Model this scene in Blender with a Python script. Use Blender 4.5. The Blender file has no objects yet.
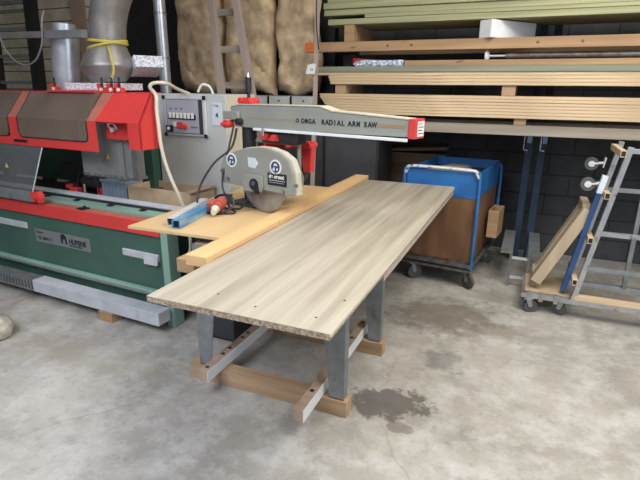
import bpy, bmesh, math, random
from mathutils import Vector, Matrix, Euler, noise
random.seed(7)
S = bpy.context.scene
C = S.collection
R = math.radians
PI = math.pi
# ------------------------------------------------------------------ camera
cd = bpy.data.cameras.new('camera'); co = bpy.data.objects.new('camera', cd); C.objects.link(co)
cd.sensor_fit = 'HORIZONTAL'; cd.sensor_width = 36; cd.lens = 36*490/640; cd.clip_start = .05; cd.clip_end = 100
def cam_matrix(pitch, roll, yaw):
    cp, sp = math.cos(pitch), math.sin(pitch)
    F = Vector((0, cp, -sp)); Rt = Vector((1, 0, 0)); U = Vector((0, sp, cp))
    M = Matrix.Rotation(yaw, 3, 'Z')
    F, Rt, U = M@F, M@Rt, M@U
    cr, sr = math.cos(roll), math.sin(roll)
    R2, U2 = Rt*cr+U*sr, U*cr-Rt*sr
    m = Matrix((R2, U2, -F)).transposed().to_4x4()
    m.translation = Vector((0, 0, 1.6)); return m
co.matrix_world = cam_matrix(R(17.3), R(.55), R(22.8))
S.camera = co
# ------------------------------------------------------------------ light
S.view_settings.view_transform = 'Standard'; S.view_settings.look = 'None'
S.view_settings.gamma = 1; S.view_settings.use_curve_mapping = False
S.view_settings.exposure = 0.14
w = bpy.data.worlds.new('world'); S.world = w; w.use_nodes = True
bg = w.node_tree.nodes['Background']; bg.inputs[0].default_value = (.80, .88, 1, 1); bg.inputs[1].default_value = 0.16
def area(name, loc, target, sx, sy, power, col, spread=180):
    l = bpy.data.lights.new(name, 'AREA'); l.shape = 'RECTANGLE'; l.size = sx; l.size_y = sy; l.energy = power; l.color = col
    l.spread = R(spread)
    o = bpy.data.objects.new(name, l); C.objects.link(o); o.location = loc
    o.rotation_euler = (Vector(target)-Vector(loc)).to_track_quat('-Z', 'Y').to_euler(); return o
area('roof_skylight', (.85, 1.9, 3.6), (.55, 2.1, 0), 2.4, 2.4, 178, (1, .965, .89))
area('side_door_daylight', (3.35, .2, 1.7), (-1, 1.9, .5), 2.2, 2.2, 50, (.80, .90, 1))
area('door_daylight', (-1.0, -1.3, 3.5), (-.9, 3.2, .4), 4.2, 1.8, 62, (.93, .95, 1))
area('front_skylight', (-2.1, -.4, 3.4), (-2.0, .9, 0), 2.6, 1.5, 62, (.80, .86, 1), 120)
# ------------------------------------------------------------------ materials
def nn(t, k, **kw):
    n = t.nodes.new(k)
    for a, b in kw.items(): setattr(n, a, b)
    return n
def mat(name, col, rough=.6, metal=0, var=.12, scale=8, bump=.0, col2=None, stretch=(1, 1, 1), alpha=1, detail=4, lo=.3, hi=.7, spec=.5, rot=(0, 0, 0)):
    m = bpy.data.materials.new(name); m.use_nodes = True; t = m.node_tree; b = t.nodes['Principled BSDF']
    b.inputs['Roughness'].default_value = rough; b.inputs['Metallic'].default_value = metal
    b.inputs['Specular IOR Level'].default_value = spec
    tc = nn(t, 'ShaderNodeTexCoord'); mp = nn(t, 'ShaderNodeMapping'); mp.inputs['Scale'].default_value = stretch
    mp.inputs['Rotation'].default_value = rot
    no = nn(t, 'ShaderNodeTexNoise'); no.inputs['Scale'].default_value = scale; no.inputs['Detail'].default_value = detail
    t.links.new(tc.outputs['Object'], mp.inputs[0]); t.links.new(mp.outputs[0], no.inputs['Vector'])
    r = nn(t, 'ShaderNodeValToRGB'); r.color_ramp.elements[0].position = lo; r.color_ramp.elements[1].position = hi
    c2 = col2 or tuple(c*(1-var*2) for c in col)
    r.color_ramp.elements[0].color = (*c2, 1); r.color_ramp.elements[1].color = (*col, 1)
    t.links.new(no.outputs['Fac'], r.inputs[0]); t.links.new(r.outputs[0], b.inputs['Base Color'])
    if bump:
        bp = nn(t, 'ShaderNodeBump'); bp.inputs['Strength'].default_value = bump; bp.inputs['Distance'].default_value = .01
        t.links.new(no.outputs['Fac'], bp.inputs['Height']); t.links.new(bp.outputs[0], b.inputs['Normal'])
    if alpha < 1: b.inputs['Alpha'].default_value = alpha
    return m
def wood(name, c1, c2, axis='X', scale=6, rough=.75, stretch=.06, bump=.15):
    s = [1, 1, 1]; s['XYZ'.index(axis)] = stretch
    return mat(name, c1, rough, 0, col2=c2, scale=scale, stretch=tuple(s), bump=bump, detail=6, lo=.28, hi=.72)
M = {}
M['laminate'] = wood('oak_laminate', (.45, .405, .32), (.275, .24, .18), 'Y', 26, .5, .045, 0)
M['chipboard'] = mat('chipboard_edge', (.50, .40, .29), .9, col2=(.16, .11, .07), scale=120, bump=.5)
M['pine_y'] = wood('pine_along', (.72, .48, .23), (.56, .35, .16), 'Y', 14)
M['pine_x'] = wood('pine_across', (.52, .36, .22), (.32, .20, .11), 'X', 14)
M['pine_z'] = wood('pine_upright', (.46, .33, .24), (.30, .21, .15), 'Z', 14)
M['pale_x'] = wood('pale_lumber', (.70, .54, .35), (.42, .30, .18), 'X', 45, .8, .035)
M['treated_x'] = wood('treated_lumber', (.41, .40, .235), (.22, .23, .12), 'X', 30, .8, .03)
M['brown_x'] = wood('brown_lumber', (.44, .28, .15), (.28, .17, .09), 'X', 22, .8, .05)
M['grey_x'] = wood('grey_lumber', (.36, .31, .25), (.22, .19, .15), 'X', 22, .8, .05)
M['green_board'] = wood('green_board', (.26, .28, .21), (.17, .19, .14), 'X', 22, .8, .05)
M['ply'] = wood('plywood_face', (.66, .46, .235), (.56, .38, .19), 'Y', 5, .6, .3, 0)
M['box_board'] = mat('box_board', (.52, .38, .24), .8, var=.12, scale=8)
M['white_paint'] = mat('white_paint', (.80, .82, .85), .4, var=.04)
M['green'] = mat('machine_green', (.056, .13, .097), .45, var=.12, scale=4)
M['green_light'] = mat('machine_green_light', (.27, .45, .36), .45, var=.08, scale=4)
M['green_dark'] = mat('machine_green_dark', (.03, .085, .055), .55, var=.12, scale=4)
M['red'] = mat('machine_red', (.70, .055, .05), .38, var=.08, scale=3)
M['red_dull'] = mat('machine_red_dusty_lit', (.50, .16, .11), .6, var=.12, scale=10)  # dusty red; also paints the light on hood strips and strip top
M['grey_enamel'] = mat('grey_enamel', (.54, .56, .54), .45, var=.06, scale=4)
M['saw_grey'] = mat('saw_grey', (.30, .31, .275), .45, var=.08, scale=6)
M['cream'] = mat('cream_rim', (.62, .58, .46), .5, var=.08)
M['dark'] = mat('dark_metal', (.022, .022, .024), .55, var=.2, scale=10)
M['charcoal'] = mat('charcoal', (.05, .05, .055), .6, var=.2, scale=5)
M['steel'] = mat('brushed_steel', (.48, .49, .50), .35, .9, var=.1, scale=20)
M['galv'] = mat('galvanised', (.74, .78, .84), .32, .6, var=.15, scale=9)
M['duct'] = mat('duct_steel', (.40, .375, .36), .42, .55, var=.2, scale=7)
M['alu'] = mat('aluminium', (.70, .72, .74), .4, .25, var=.08, scale=12)
M['tray'] = mat('silver_tray', (.62, .645, .68), .5, .15, var=.1, scale=8)
M['leg'] = mat('leg_steel', (.27, .29, .30), .5, .35, var=.15, scale=12)
M['blade'] = mat('blade_steel', (.48, .47, .46), .38, .7, var=.25, scale=9)
M['black'] = mat('black_plastic', (.012, .012, .014), .45, var=.1)
M['rubber'] = mat('grey_rubber', (.09, .09, .09), .7, var=.2)
M['white'] = mat('white_plastic', (.78, .78, .76), .4, var=.03)
M['label'] = mat('label_paper', (.62, .68, .74), .6, var=.04)
M['plate'] = mat('plate_grey', (.22, .25, .25), .5, .2, var=.08)
M['panel_lilac'] = mat('panel_lilac', (.40, .40, .46), .4, var=.04)
M['ink'] = mat('ink_black', (.01, .012, .016), .6, var=0)
M['ink_blue'] = mat('ink_navy', (.02, .05, .10), .6, var=0)
M['hose'] = mat('beige_hose', (.66, .60, .48), .5, var=.05)
M['blue'] = mat('blue_paint', (.026, .155, .42), .4, col2=(.018, .11, .31), scale=5, lo=.35, hi=.6)
M['blue_bar'] = mat('blue_bar', (.02, .07, .20), .45, var=.1)
M['blue_film'] = mat('blue_film', (.06, .22, .40), .4, col2=(.26, .38, .48), scale=14, stretch=(1, .2, 1), lo=.35, hi=.5)
M['rack_blue'] = mat('rack_navy', (.022, .05, .10), .5, var=.2)
M['cart_ply'] = mat('cart_plywood', (.23, .12, .06), .4, col2=(.11, .055, .028), scale=4, stretch=(2, 2, .6))
M['rust'] = mat('worn_frame', (.20, .20, .20), .5, .5, col2=(.10, .07, .05), scale=18)
M['yellow'] = mat('yellow_strap', (.68, .56, .10), .6, var=.15, scale=20)
M['slab'] = mat('speckled_board', (.74, .76, .80), .9, col2=(.36, .37, .42), scale=70, lo=.38, hi=.55)
M['orange'] = mat('orange_paint', (.85, .18, .03), .6, var=.1)
M['bale'] = mat('brown_insulation', (.80, .62, .40), .95, col2=(.40, .28, .17), scale=9, bump=1.0, detail=14)
M['pink_wood'] = wood('weathered_wood', (.48, .38, .33), (.34, .27, .24), 'Z', 14)
M['film'] = mat('silver_film', (.72, .76, .84), .25, .5, col2=(.30, .34, .42), scale=45, lo=.42, hi=.56, bump=.4)
M['crate_blue'] = mat('crate_blue', (.26, .34, .42), .5, var=.1)
M['smoke'] = mat('smoked_window', (.30, .215, .165), .30, col2=(.20, .155, .12), scale=4, alpha=.5)
M['clear'] = mat('clear_sheet', (.22, .23, .23), .18, var=.06, alpha=.35)
M['guard_clear'] = mat('milky_sheet', (.42, .43, .43), .2, var=.06, alpha=.33)
M['worn_handle'] = mat('worn_handle', (.62, .62, .60), .45, .2, col2=(.06, .14, .30), scale=24, lo=.36, hi=.44)
M['dolly_wood'] = wood('dolly_wood', (.46, .37, .25), (.32, .25, .17), 'Z', 12)
M['frame_steel'] = mat('frame_steel', (.52, .54, .57), .35, .65, var=.15, scale=10)
M['brown_dark'] = wood('old_plank', (.16, .105, .065), (.09, .06, .035), 'X', 12)
M['planks'] = None
def ramp(t, src, a, b, pa=.3, pb=.7):
    r = nn(t, 'ShaderNodeValToRGB'); r.color_ramp.elements[0].position = pa; r.color_ramp.elements[1].position = pb
    r.color_ramp.elements[0].color = (*a, 1); r.color_ramp.elements[1].color = (*b, 1); t.links.new(src, r.inputs[0]); return r.outputs[0]
def math_n(t, op, a, b=None, c=None, clamp=False):
    n = nn(t, 'ShaderNodeMath', operation=op); n.use_clamp = clamp
    for i, v in enumerate((a, b, c)):
        if v is None: continue
        if hasattr(v, 'is_output'): t.links.new(v, n.inputs[i])
        else: n.inputs[i].default_value = v
    return n.outputs[0]
def mixc(t, fac, a, b, mode='MIX'):
    n = nn(t, 'ShaderNodeMix', data_type='RGBA', blend_type=mode)
    t.links.new(fac, n.inputs[0]) if hasattr(fac, 'is_output') else setattr(n.inputs[0], 'default_value', fac)
    for i, v in ((6, a), (7, b)):
        if hasattr(v, 'is_output'): t.links.new(v, n.inputs[i])
        else: n.inputs[i].default_value = (*v, 1)
    return n.outputs[2]
def floor_mat():
    m = bpy.data.materials.new('concrete_floor'); m.use_nodes = True; t = m.node_tree; b = t.nodes['Principled BSDF']
    g = nn(t, 'ShaderNodeNewGeometry'); P = g.outputs['Position']
    def noi(sc, det=5, rough=.55, dist=0, st=(1, 1, 1)):
        mp = nn(t, 'ShaderNodeMapping'); mp.inputs['Scale'].default_value = st; t.links.new(P, mp.inputs[0])
        n = nn(t, 'ShaderNodeTexNoise'); n.inputs['Scale'].default_value = sc; n.inputs['Detail'].default_value = det
        n.inputs['Roughness'].default_value = rough; n.inputs['Distortion'].default_value = dist
        t.links.new(mp.outputs[0], n.inputs['Vector']); return n.outputs['Fac']
    base = ramp(t, noi(1.1, 6, .6, .4), (.24, .222, .19), (.43, .40, .35), .32, .68)
    base = mixc(t, ramp(t, noi(5, 8, .7), (0, 0, 0), (.85, .85, .85), .44, .66), base, (.50, .485, .45))
    base = mixc(t, ramp(t, noi(14, 10, .78), (.6, .6, .6), (0, 0, 0), .33, .48), base, (.21, .20, .185))
    base = mixc(t, ramp(t, noi(70, 3, .6), (0, 0, 0), (.5, .5, .5), .66, .76), base, (.60, .59, .56))
    base = mixc(t, ramp(t, noi(55, 3, .6, 0, (1, 1.4, 1)), (.6, .6, .6), (0, 0, 0), .26, .34), base, (.14, .13, .12))
    # stains with outlines of their own
    sep = nn(t, 'ShaderNodeSeparateXYZ'); t.links.new(P, sep.inputs[0])
    X, Y = sep.outputs[0], sep.outputs[1]
    en = noi(9, 9, .72, .2)
    def stain(cx, cy, rx, ry, ang, wob, soft, strength, col, base):
        c, s = math.cos(ang), math.sin(ang)
        dx = math_n(t, 'SUBTRACT', X, cx); dy = math_n(t, 'SUBTRACT', Y, cy)
        u = math_n(t, 'ADD', math_n(t, 'MULTIPLY', dx, c/rx), math_n(t, 'MULTIPLY', dy, s/rx))
        v = math_n(t, 'ADD', math_n(t, 'MULTIPLY', dx, -s/ry), math_n(t, 'MULTIPLY', dy, c/ry))
        d = math_n(t, 'SQRT', math_n(t, 'ADD', math_n(t, 'MULTIPLY', u, u), math_n(t, 'MULTIPLY', v, v)))
        d = math_n(t, 'ADD', d, math_n(t, 'MULTIPLY', math_n(t, 'SUBTRACT', en, .5), wob))
        f = math_n(t, 'MULTIPLY', math_n(t, 'DIVIDE', math_n(t, 'SUBTRACT', 1, d), soft, clamp=True), strength, clamp=True)
        return mixc(t, f, base, col)
    base = stain(-.53, 2.20, .25, .135, .25, 2.6, .22, .85, (.09, .078, .068), base)
    base = stain(-.33, 2.74, .16, .115, -.6, 2.8, .4, .62, (.15, .135, .12), base)
    base = stain(-.42, 2.03, .07, .05, .2, 1.6, .2, .6, (.14, .12, .105), base)
    base = stain(-.45, 3.40, .48, .36, .3, 2.2, .5, .7, (.13, .105, .075), base)
    base = stain(-.05, 3.30, .45, .15, .1, 2.0, .6, .45, (.20, .165, .12), base)
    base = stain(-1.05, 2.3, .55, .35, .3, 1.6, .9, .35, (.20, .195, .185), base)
    base = stain(-2.6, 1.9, .6, .2, .1, 1.6, .9, .35, (.30, .25, .18), base)
    base = stain(-1.9, 1.95, .5, .1, .2, 1.8, .9, .3, (.30, .25, .18), base)
    # hairline cracks
    vo = nn(t, 'ShaderNodeTexVoronoi', feature='DISTANCE_TO_EDGE'); vo.inputs['Scale'].default_value = .7
    mp = nn(t, 'ShaderNodeMapping'); t.links.new(P, mp.inputs[0])
    dn = nn(t, 'ShaderNodeMixRGB'); 
    nz = nn(t, 'ShaderNodeTexNoise'); nz.inputs['Scale'].default_value = 3; nz.inputs['Detail'].default_value = 6; t.links.new(P, nz.inputs['Vector'])
    dn.inputs[0].default_value = .18; t.links.new(mp.outputs[0], dn.inputs[1]); t.links.new(nz.outputs['Color'], dn.inputs[2])
    t.links.new(dn.outputs[0], vo.inputs['Vector'])
    base = mixc(t, ramp(t, vo.outputs['Distance'], (.25, .25, .25), (0, 0, 0), .0, .003), base, (.12, .11, .10))
    t.links.new(base, b.inputs['Base Color'])
    ro = ramp(t, noi(2.2, 5), (.62, .62, .62), (.92, .92, .92), .3, .7); t.links.new(ro, b.inputs['Roughness'])
    bp = nn(t, 'ShaderNodeBump'); bp.inputs['Strength'].default_value = .35; bp.inputs['Distance'].default_value = .01
    t.links.new(noi(26, 8, .7), bp.inputs['Height']); t.links.new(bp.outputs[0], b.inputs['Normal'])
    return m
def brick_mat(name, c1, c2, mortar, bw, bh, ms, rough=.9, axis='XZ', off=.5):
    m = bpy.data.materials.new(name); m.use_nodes = True; t = m.node_tree; b = t.nodes['Principled BSDF']
    tc = nn(t, 'ShaderNodeTexCoord'); sp = nn(t, 'ShaderNodeSeparateXYZ'); cb = nn(t, 'ShaderNodeCombineXYZ')
    t.links.new(tc.outputs['Object'], sp.inputs[0]); t.links.new(sp.outputs['XYZ'.index(axis[0])], cb.inputs[0]); t.links.new(sp.outputs[2], cb.inputs[1])
    br = nn(t, 'ShaderNodeTexBrick'); br.offset = off; br.inputs['Scale'].default_value = 1
    br.inputs['Brick Width'].default_value = bw; br.inputs['Row Height'].default_value = bh; br.inputs['Mortar Size'].default_value = ms
    br.inputs['Color1'].default_value = (*c1, 1); br.inputs['Color2'].default_value = (*c2, 1); br.inputs['Mortar'].default_value = (*mortar, 1)
    t.links.new(cb.outputs[0], br.inputs['Vector'])
    no = nn(t, 'ShaderNodeTexNoise'); no.inputs['Scale'].default_value = 9; no.inputs['Detail'].default_value = 6; t.links.new(tc.outputs['Object'], no.inputs['Vector'])
    f = ramp(t, no.outputs['Fac'], (.75, .75, .75), (1.05, 1.05, 1.05), .3, .7)
    c = mixc(t, 1.0, br.outputs['Color'], f, 'MULTIPLY'); t.links.new(c, b.inputs['Base Color'])
    b.inputs['Roughness'].default_value = rough
    bp = nn(t, 'ShaderNodeBump'); bp.inputs['Strength'].default_value = .5; bp.inputs['Distance'].default_value = .01; bp.invert = True
    t.links.new(br.outputs['Fac'], bp.inputs['Height']); t.links.new(bp.outputs[0], b.inputs['Normal'])
    return m
def specks(name, col, sc, lo, hi, st=(1, 1, 1), amount=.9):
    t = M[name].node_tree; b = t.nodes['Principled BSDF']; src = b.inputs['Base Color'].links[0].from_socket
    tc = nn(t, 'ShaderNodeTexCoord'); mp = nn(t, 'ShaderNodeMapping'); mp.inputs['Scale'].default_value = st; t.links.new(tc.outputs['Object'], mp.inputs[0])
    n = nn(t, 'ShaderNodeTexNoise'); n.inputs['Scale'].default_value = sc; n.inputs['Detail'].default_value = 5; n.inputs['Roughness'].default_value = .65; t.links.new(mp.outputs[0], n.inputs['Vector'])
    f = ramp(t, n.outputs['Fac'], (0, 0, 0), (amount,)*3, lo, hi); t.links.new(mixc(t, f, src, col), b.inputs['Base Color'])
specks('blue', (.60, .66, .70), 16, .69, .72)
specks('saw_grey', (.10, .07, .05), 26, .68, .74, (1, 1, 1.5), .7)
specks('frame_steel', (.12, .09, .07), 14, .58, .72)
specks('leg', (.12, .10, .08), 12, .60, .75, (1, 1, .5), .7)
specks('brown_x', (.13, .08, .05), 9, .66, .72, (.4, 1, 1), .8)
specks('pale_x', (.30, .19, .10), 14, .66, .76, (.12, 1, 1), .7)
specks('tray', (.30, .30, .31), 10, .58, .75, (1, 1, 1), .6)
specks('laminate', (.17, .14, .10), 34, .66, .78, (1, .10, 1), .55)
specks('box_board', (.26, .17, .09), 12, .6, .75, (1, 1, 1), .5)
M['floor'] = floor_mat()
M['blocks'] = brick_mat('concrete_blocks', (.075, .078, .084), (.062, .065, .07), (.038, .04, .043), .4, .2, .008)
M['planks'] = brick_mat('plank_wall', (.78, .69, .52), (.72, .63, .47), (.12, .10, .07), 3.1, .135, .006)
M['plain'] = mat('ceiling_grey', (.32, .31, .30), .9)
M['sidewall'] = mat('side_wall', (.36, .35, .34), .9)
# ------------------------------------------------------------------ mesh helpers
def link(name, bm, m, parent=None, smooth=False):
    me = bpy.data.meshes.new(name); bmesh.ops.recalc_face_normals(bm, faces=bm.faces); bm.to_mesh(me); bm.free()
    for mm in (m if isinstance(m, (list, tuple)) else [m]): me.materials.append(M[mm] if isinstance(mm, str) else mm)
    if smooth:
        for p in me.polygons: p.use_smooth = True
        try: me.set_sharp_from_angle(angle=R(35))
        except Exception: pass
    o = bpy.data.objects.new(name, me); C.objects.link(o)
    if parent: o.parent = parent
    return o
def a_box(bm, x0, x1, y0, y1, z0, z1, bev=0, mtx=None, mi=0):
    vs = [bm.verts.new((x, y, z)) for x in (x0, x1) for y in (y0, y1) for z in (z0, z1)]
    fs = [(0, 1, 3, 2), (4, 6, 7, 5), (0, 4, 5, 1), (2, 3, 7, 6), (0, 2, 6, 4), (1, 5, 7, 3)]
    F = [bm.faces.new([vs[i] for i in f]) for f in fs]
    for f in F: f.material_index = mi
    if mtx is not None: bmesh.ops.transform(bm, matrix=mtx, verts=vs)
    if bev:
        es = list({e for f in F for e in f.edges})
        bmesh.ops.bevel(bm, geom=es, offset=bev, segments=2, affect='EDGES', profile=.6)
    return vs
def box(name, x0, x1, y0, y1, z0, z1, m, parent=None, bev=.002, mtx=None):
    bm = bmesh.new(); a_box(bm, x0, x1, y0, y1, z0, z1, bev, mtx); return link(name, bm, m, parent)
def a_prism(bm, pts, lo, hi, plane='XZ', bev=0, mi=0):
    """polygon in plane, extruded along the third axis"""
    def P(u, v, w):
        return {'XZ': (u, w, v), 'YZ': (w, u, v), 'XY': (u, v, w)}[plane]
    a = [bm.verts.new(P(u, v, lo)) for u, v in pts]; b = [bm.verts.new(P(u, v, hi)) for u, v in pts]
    F = [bm.faces.new(a), bm.faces.new(b[::-1])]
    n = len(pts)
    for i in range(n): F.append(bm.faces.new((a[i], b[i], b[(i+1) % n], a[(i+1) % n])))
    for f in F: f.material_index = mi
    bmesh.ops.recalc_face_normals(bm, faces=F)
    if bev: bmesh.ops.bevel(bm, geom=list({e for f in F[:2] for e in f.edges}), offset=bev, segments=2, affect='EDGES')
    return a+b
def prism(name, pts, lo, hi, plane, m, parent=None, bev=.0015):
    bm = bmesh.new(); a_prism(bm, pts, lo, hi, plane, bev); return link(name, bm, m, parent)
def a_cyl(bm, p0, p1, r0, r1=None, n=20, cap=True):
    r1 = r0 if r1 is None else r1
    p0, p1 = Vector(p0), Vector(p1); d = (p1-p0).normalized(); q = d.to_track_quat('Z', 'Y')
    A = []; B = []
    for i in range(n):
        v = q@Vector((math.cos(2*PI*i/n), math.sin(2*PI*i/n), 0)); A.append(bm.verts.new(p0+v*r0)); B.append(bm.verts.new(p1+v*r1))
    for i in range(n): bm.faces.new((A[i], A[(i+1) % n], B[(i+1) % n], B[i]))
    if cap: bm.faces.new(A[::-1]); bm.faces.new(B)
def cyl(name, p0, p1, r0, m, parent=None, r1=None, n=20):
    bm = bmesh.new(); a_cyl(bm, p0, p1, r0, r1, n); return link(name, bm, m, parent, True)
def smooth_path(pts, sub=5):
    P = [Vector(p) for p in pts]; out = []
    for i in range(len(P)-1):
        a, b, c, d = P[max(i-1, 0)], P[i], P[i+1], P[min(i+2, len(P)-1)]
        for k in range(sub):
            t = k/sub; out.append(.5*((2*b)+(-a+c)*t+(2*a-5*b+4*c-d)*t*t+(-a+3*b-3*c+d)*t**3))
    out.append(P[-1]); return out
def a_tube(bm, pts, r, n=10, sub=5, cap=True):
    P = smooth_path(pts, sub) if sub > 1 else [Vector(p) for p in pts]
    rings = []; prev = None
    for i, p in enumerate(P):
        d = (P[min(i+1, len(P)-1)]-P[max(i-1, 0)]).normalized()
        if prev is None: up = Vector((0, 0, 1)) if abs(d.z) < .9 else Vector((1, 0, 0)); a = d.cross(up).normalized()
        else: a = (prev-d*prev.dot(d)).normalized()
        prev = a; b = d.cross(a); rr = r(i/(len(P)-1)) if callable(r) else r
        rings.append([bm.verts.new(p+(a*math.cos(2*PI*k/n)+b*math.sin(2*PI*k/n))*rr) for k in range(n)])
    for A, B in zip(rings, rings[1:]):
        for k in range(n): bm.faces.new((A[k], A[(k+1) % n], B[(k+1) % n], B[k]))
    if cap: bm.faces.new(rings[0][::-1]); bm.faces.new(rings[-1])
def tube(name, pts, r, m, parent=None, n=10, sub=5):
    bm = bmesh.new(); a_tube(bm, pts, r, n, sub); return link(name, bm, m, parent, True)
def a_bar(bm, p0, p1, w, h, up=(0, 0, 1), bev=.0015, hollow=0):
    """rectangular bar from p0 to p1: w across, h along 'up'"""
    p0, p1 = Vector(p0), Vector(p1); d = (p1-p0); L = d.length; d.normalize()
    s = d.cross(Vector(up)).normalized(); u = s.cross(d)
    m = Matrix((s, d, u)).transposed().to_4x4(); m.translation = p0
    if hollow:
        t = hollow
        a_box(bm, -w/2, -w/2+t, 0, L, -h/2, h/2, 0, m); a_box(bm, w/2-t, w/2, 0, L, -h/2, h/2, 0, m)
        a_box(bm, -w/2+t, w/2-t, 0, L, h/2-t, h/2, 0, m); a_box(bm, -w/2+t, w/2-t, 0, L, -h/2, -h/2+t, 0, m)
    else: a_box(bm, -w/2, w/2, 0, L, -h/2, h/2, bev, m)
def bar(name, p0, p1, w, h, m, parent=None, up=(0, 0, 1), bev=.0015, hollow=0):
    bm = bmesh.new(); a_bar(bm, p0, p1, w, h, up, bev, hollow); return link(name, bm, m, parent)
def tag(o, label=None, cat=None, group=None, kind=None):
    if label: o['label'] = label
    if cat: o['category'] = cat
    if group: o['group'] = group
    if kind: o['kind'] = kind
    return o
def thing(name, label, cat, loc=(0, 0, 0), rz=0, group=None):
    o = bpy.data.objects.new(name, None); C.objects.link(o); o.location = loc; o.rotation_euler = (0, 0, R(rz)); o.empty_display_size = .05
    return tag(o, label, cat, group)
def copy_part(src, parent, loc=None, rot=None):
    c = src.copy(); C.objects.link(c); c.parent = parent
    if loc is not None: c.location = loc
    if rot is not None: c.rotation_euler = rot
    for ch in list(src.children):
        g = ch.copy(); C.objects.link(g); g.parent = c
    return c
def text(name, body, size, m, parent, loc, rot=(PI/2, 0, 0), ext=.0008, bold=0, align='LEFT', sx=1):
    cu = bpy.data.curves.new(name, 'FONT'); cu.body = body; cu.size = size; cu.extrude = ext; cu.offset = bold; cu.align_x = align
    tmp = bpy.data.objects.new(name, cu); C.objects.link(tmp)
    dg = bpy.context.evaluated_depsgraph_get(); dg.update()
    me = bpy.data.meshes.new_from_object(tmp.evaluated_get(dg)); bpy.data.objects.remove(tmp)
    me.materials.clear(); me.materials.append(M[m])
    o = bpy.data.objects.new(name, me); C.objects.link(o); o.parent = parent; o.location = loc; o.rotation_euler = rot; o.scale = (sx, 1, 1); return o
def struct(name, bm, m): return tag(link(name, bm, m), kind='structure')
def caster(parent, loc, r=.045, yaw=0, fork='steel', wheel='rubber', down=True):
    """swivel caster standing under loc; returns the wheel part"""
    f = bmesh.new()
    a_box(f, -.035, .035, -.03, .03, -.006, 0, .001)
    for s in (-1, 1): a_prism(f, [(-.018, -.006), (.018, -.006), (.035, -r*1.2), (.022, -r*1.5), (.006, -r*1.4)], s*.02-.002, s*.02+.002, 'XZ')
    mt = Matrix.Translation(loc)@Matrix.Rotation(yaw, 4, 'Z')@(Matrix.Identity(4) if down else Matrix.Rotation(PI, 4, 'X'))
    bmesh.ops.transform(f, matrix=mt, verts=f.verts)
    ca = link('caster', f, fork, parent)
    wb = bmesh.new(); a_cyl(wb, (.024, -.014, -r*1.38), (.024, .014, -r*1.38), r, n=24); a_cyl(wb, (.024, -.019, -r*1.38), (.024, .019, -r*1.38), r*.35, n=12)
    bmesh.ops.transform(wb, matrix=mt, verts=wb.verts)
    link('wheel', wb, wheel, ca, True)
    return ca
# ------------------------------------------------------------------ room
bm = bmesh.new(); a_box(bm, -8, 3.5, -3.5, 5.45, -.1, 0); struct('floor', bm, 'floor')
bm = bmesh.new(); a_box(bm, -8, 3.5, 5.3, 5.45, 0, 3.7); struct('wall_back', bm, 'blocks')
bm = bmesh.new(); a_box(bm, -8, -4.72, 4.45, 4.6, 0, 3.7); struct('wall_left', bm, 'planks')
bm = bmesh.new(); a_box(bm, -8.1, -8, -3.5, 5.45, 0, 3.7); struct('wall_far_left', bm, 'sidewall')
bm = bmesh.new(); a_box(bm, -4.86, -4.70, 4.38, 4.44, 0, 3.7, .003); struct('trim_1', bm, 'pine_z')
bm = bmesh.new(); a_box(bm, -8, 3.5, 2.6, 5.45, 3.7, 3.8); a_box(bm, -8, 3.5, -3.5, -.2, 3.7, 3.8); a_box(bm, -8, -1.8, -.2, 2.6, 3.7, 3.8); a_box(bm, 2.2, 3.5, -.2, 2.6, 3.7, 3.8); struct('ceiling', bm, 'plain')
bm = bmesh.new(); a_box(bm, 3.5, 3.6, 1.6, 5.45, 0, 3.7); struct('wall_right', bm, 'sidewall')
bm = bmesh.new(); a_box(bm, -4.68, -1.86, 4.75, 4.85, 0, 3.7); struct('recess_shade_board', bm, 'dark')  # dark board added to paint the shade of the back recess

# ------------------------------------------------------------------ work table
T = thing('work_table', 'low work table of tapered grey steel legs on timber sleepers, under the long board', 'table', (-1.1, 2.35, 0))
TX, TY = -1.1, 2.35
def tx(x): return x-TX
def ty(y): return y-TY
box('sleeper', tx(-1.64), tx(-.685), ty(1.99), ty(2.075), 0, .09, 'pine_x', T, .004)
box('sleeper', tx(-1.64), tx(-.685), ty(2.64), ty(2.725), 0, .09, 'pine_x', T, .004)
def leg(sx, y):
    """folded sheet-steel leg: wide front face and a side flange; sx=+1 flange on the right"""
    bm = bmesh.new()
    outer = -.705 if sx > 0 else -1.575
    o = tx(outer)
    top, bot = .152, .075
    pts = [(o, .809), (o-sx*top, .809), (o-sx*bot, .09), (o, .09)]
    a_prism(bm, pts, ty(y)-.028, ty(y)-.022, 'XZ')
    a_prism(bm, [(ty(y)-.0215, .809), (ty(y)+.035, .809), (ty(y)+.028, .0955), (ty(y)-.0215, .0955)], o-.004*sx if sx > 0 else o, o if sx > 0 else o+.004, 'YZ')
    a_box(bm, min(o, o-sx*.08), max(o, o-sx*.08), ty(y)-.028, ty(y)+.03, .09, .095)
    return link('leg', bm, 'leg', T)
for sx in (1, -1):
    for y in (2.03, 2.68): leg(sx, y)
def board(x0, y0, y1, hs):
    o = box('stretcher', tx(x0), tx(x0+.052), ty(y0), ty(y1), .091, .158, 'pine_z', T, .0015)
    face = box('painted_face', tx(x0+.052), tx(x0+.0545), ty(y0), ty(y1), .092, .157, 'white_paint', o, 0); face['label'] = 'white coated side face'
    for h in hs:
        bm = bmesh.new(); a_cyl(bm, (tx(x0+.026), ty(h),   .1575), (tx(x0+.026), ty(h), .1592), .0115, n=16); link('bolt_hole', bm, 'ink', o)
board(-1.475, 1.86, 2.73, (1.9, 2.05, 2.12, 2.26, 2.32))
board(-.872, 1.765, 2.80, (1.93, 2.3, 2.52, 2.74))
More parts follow.
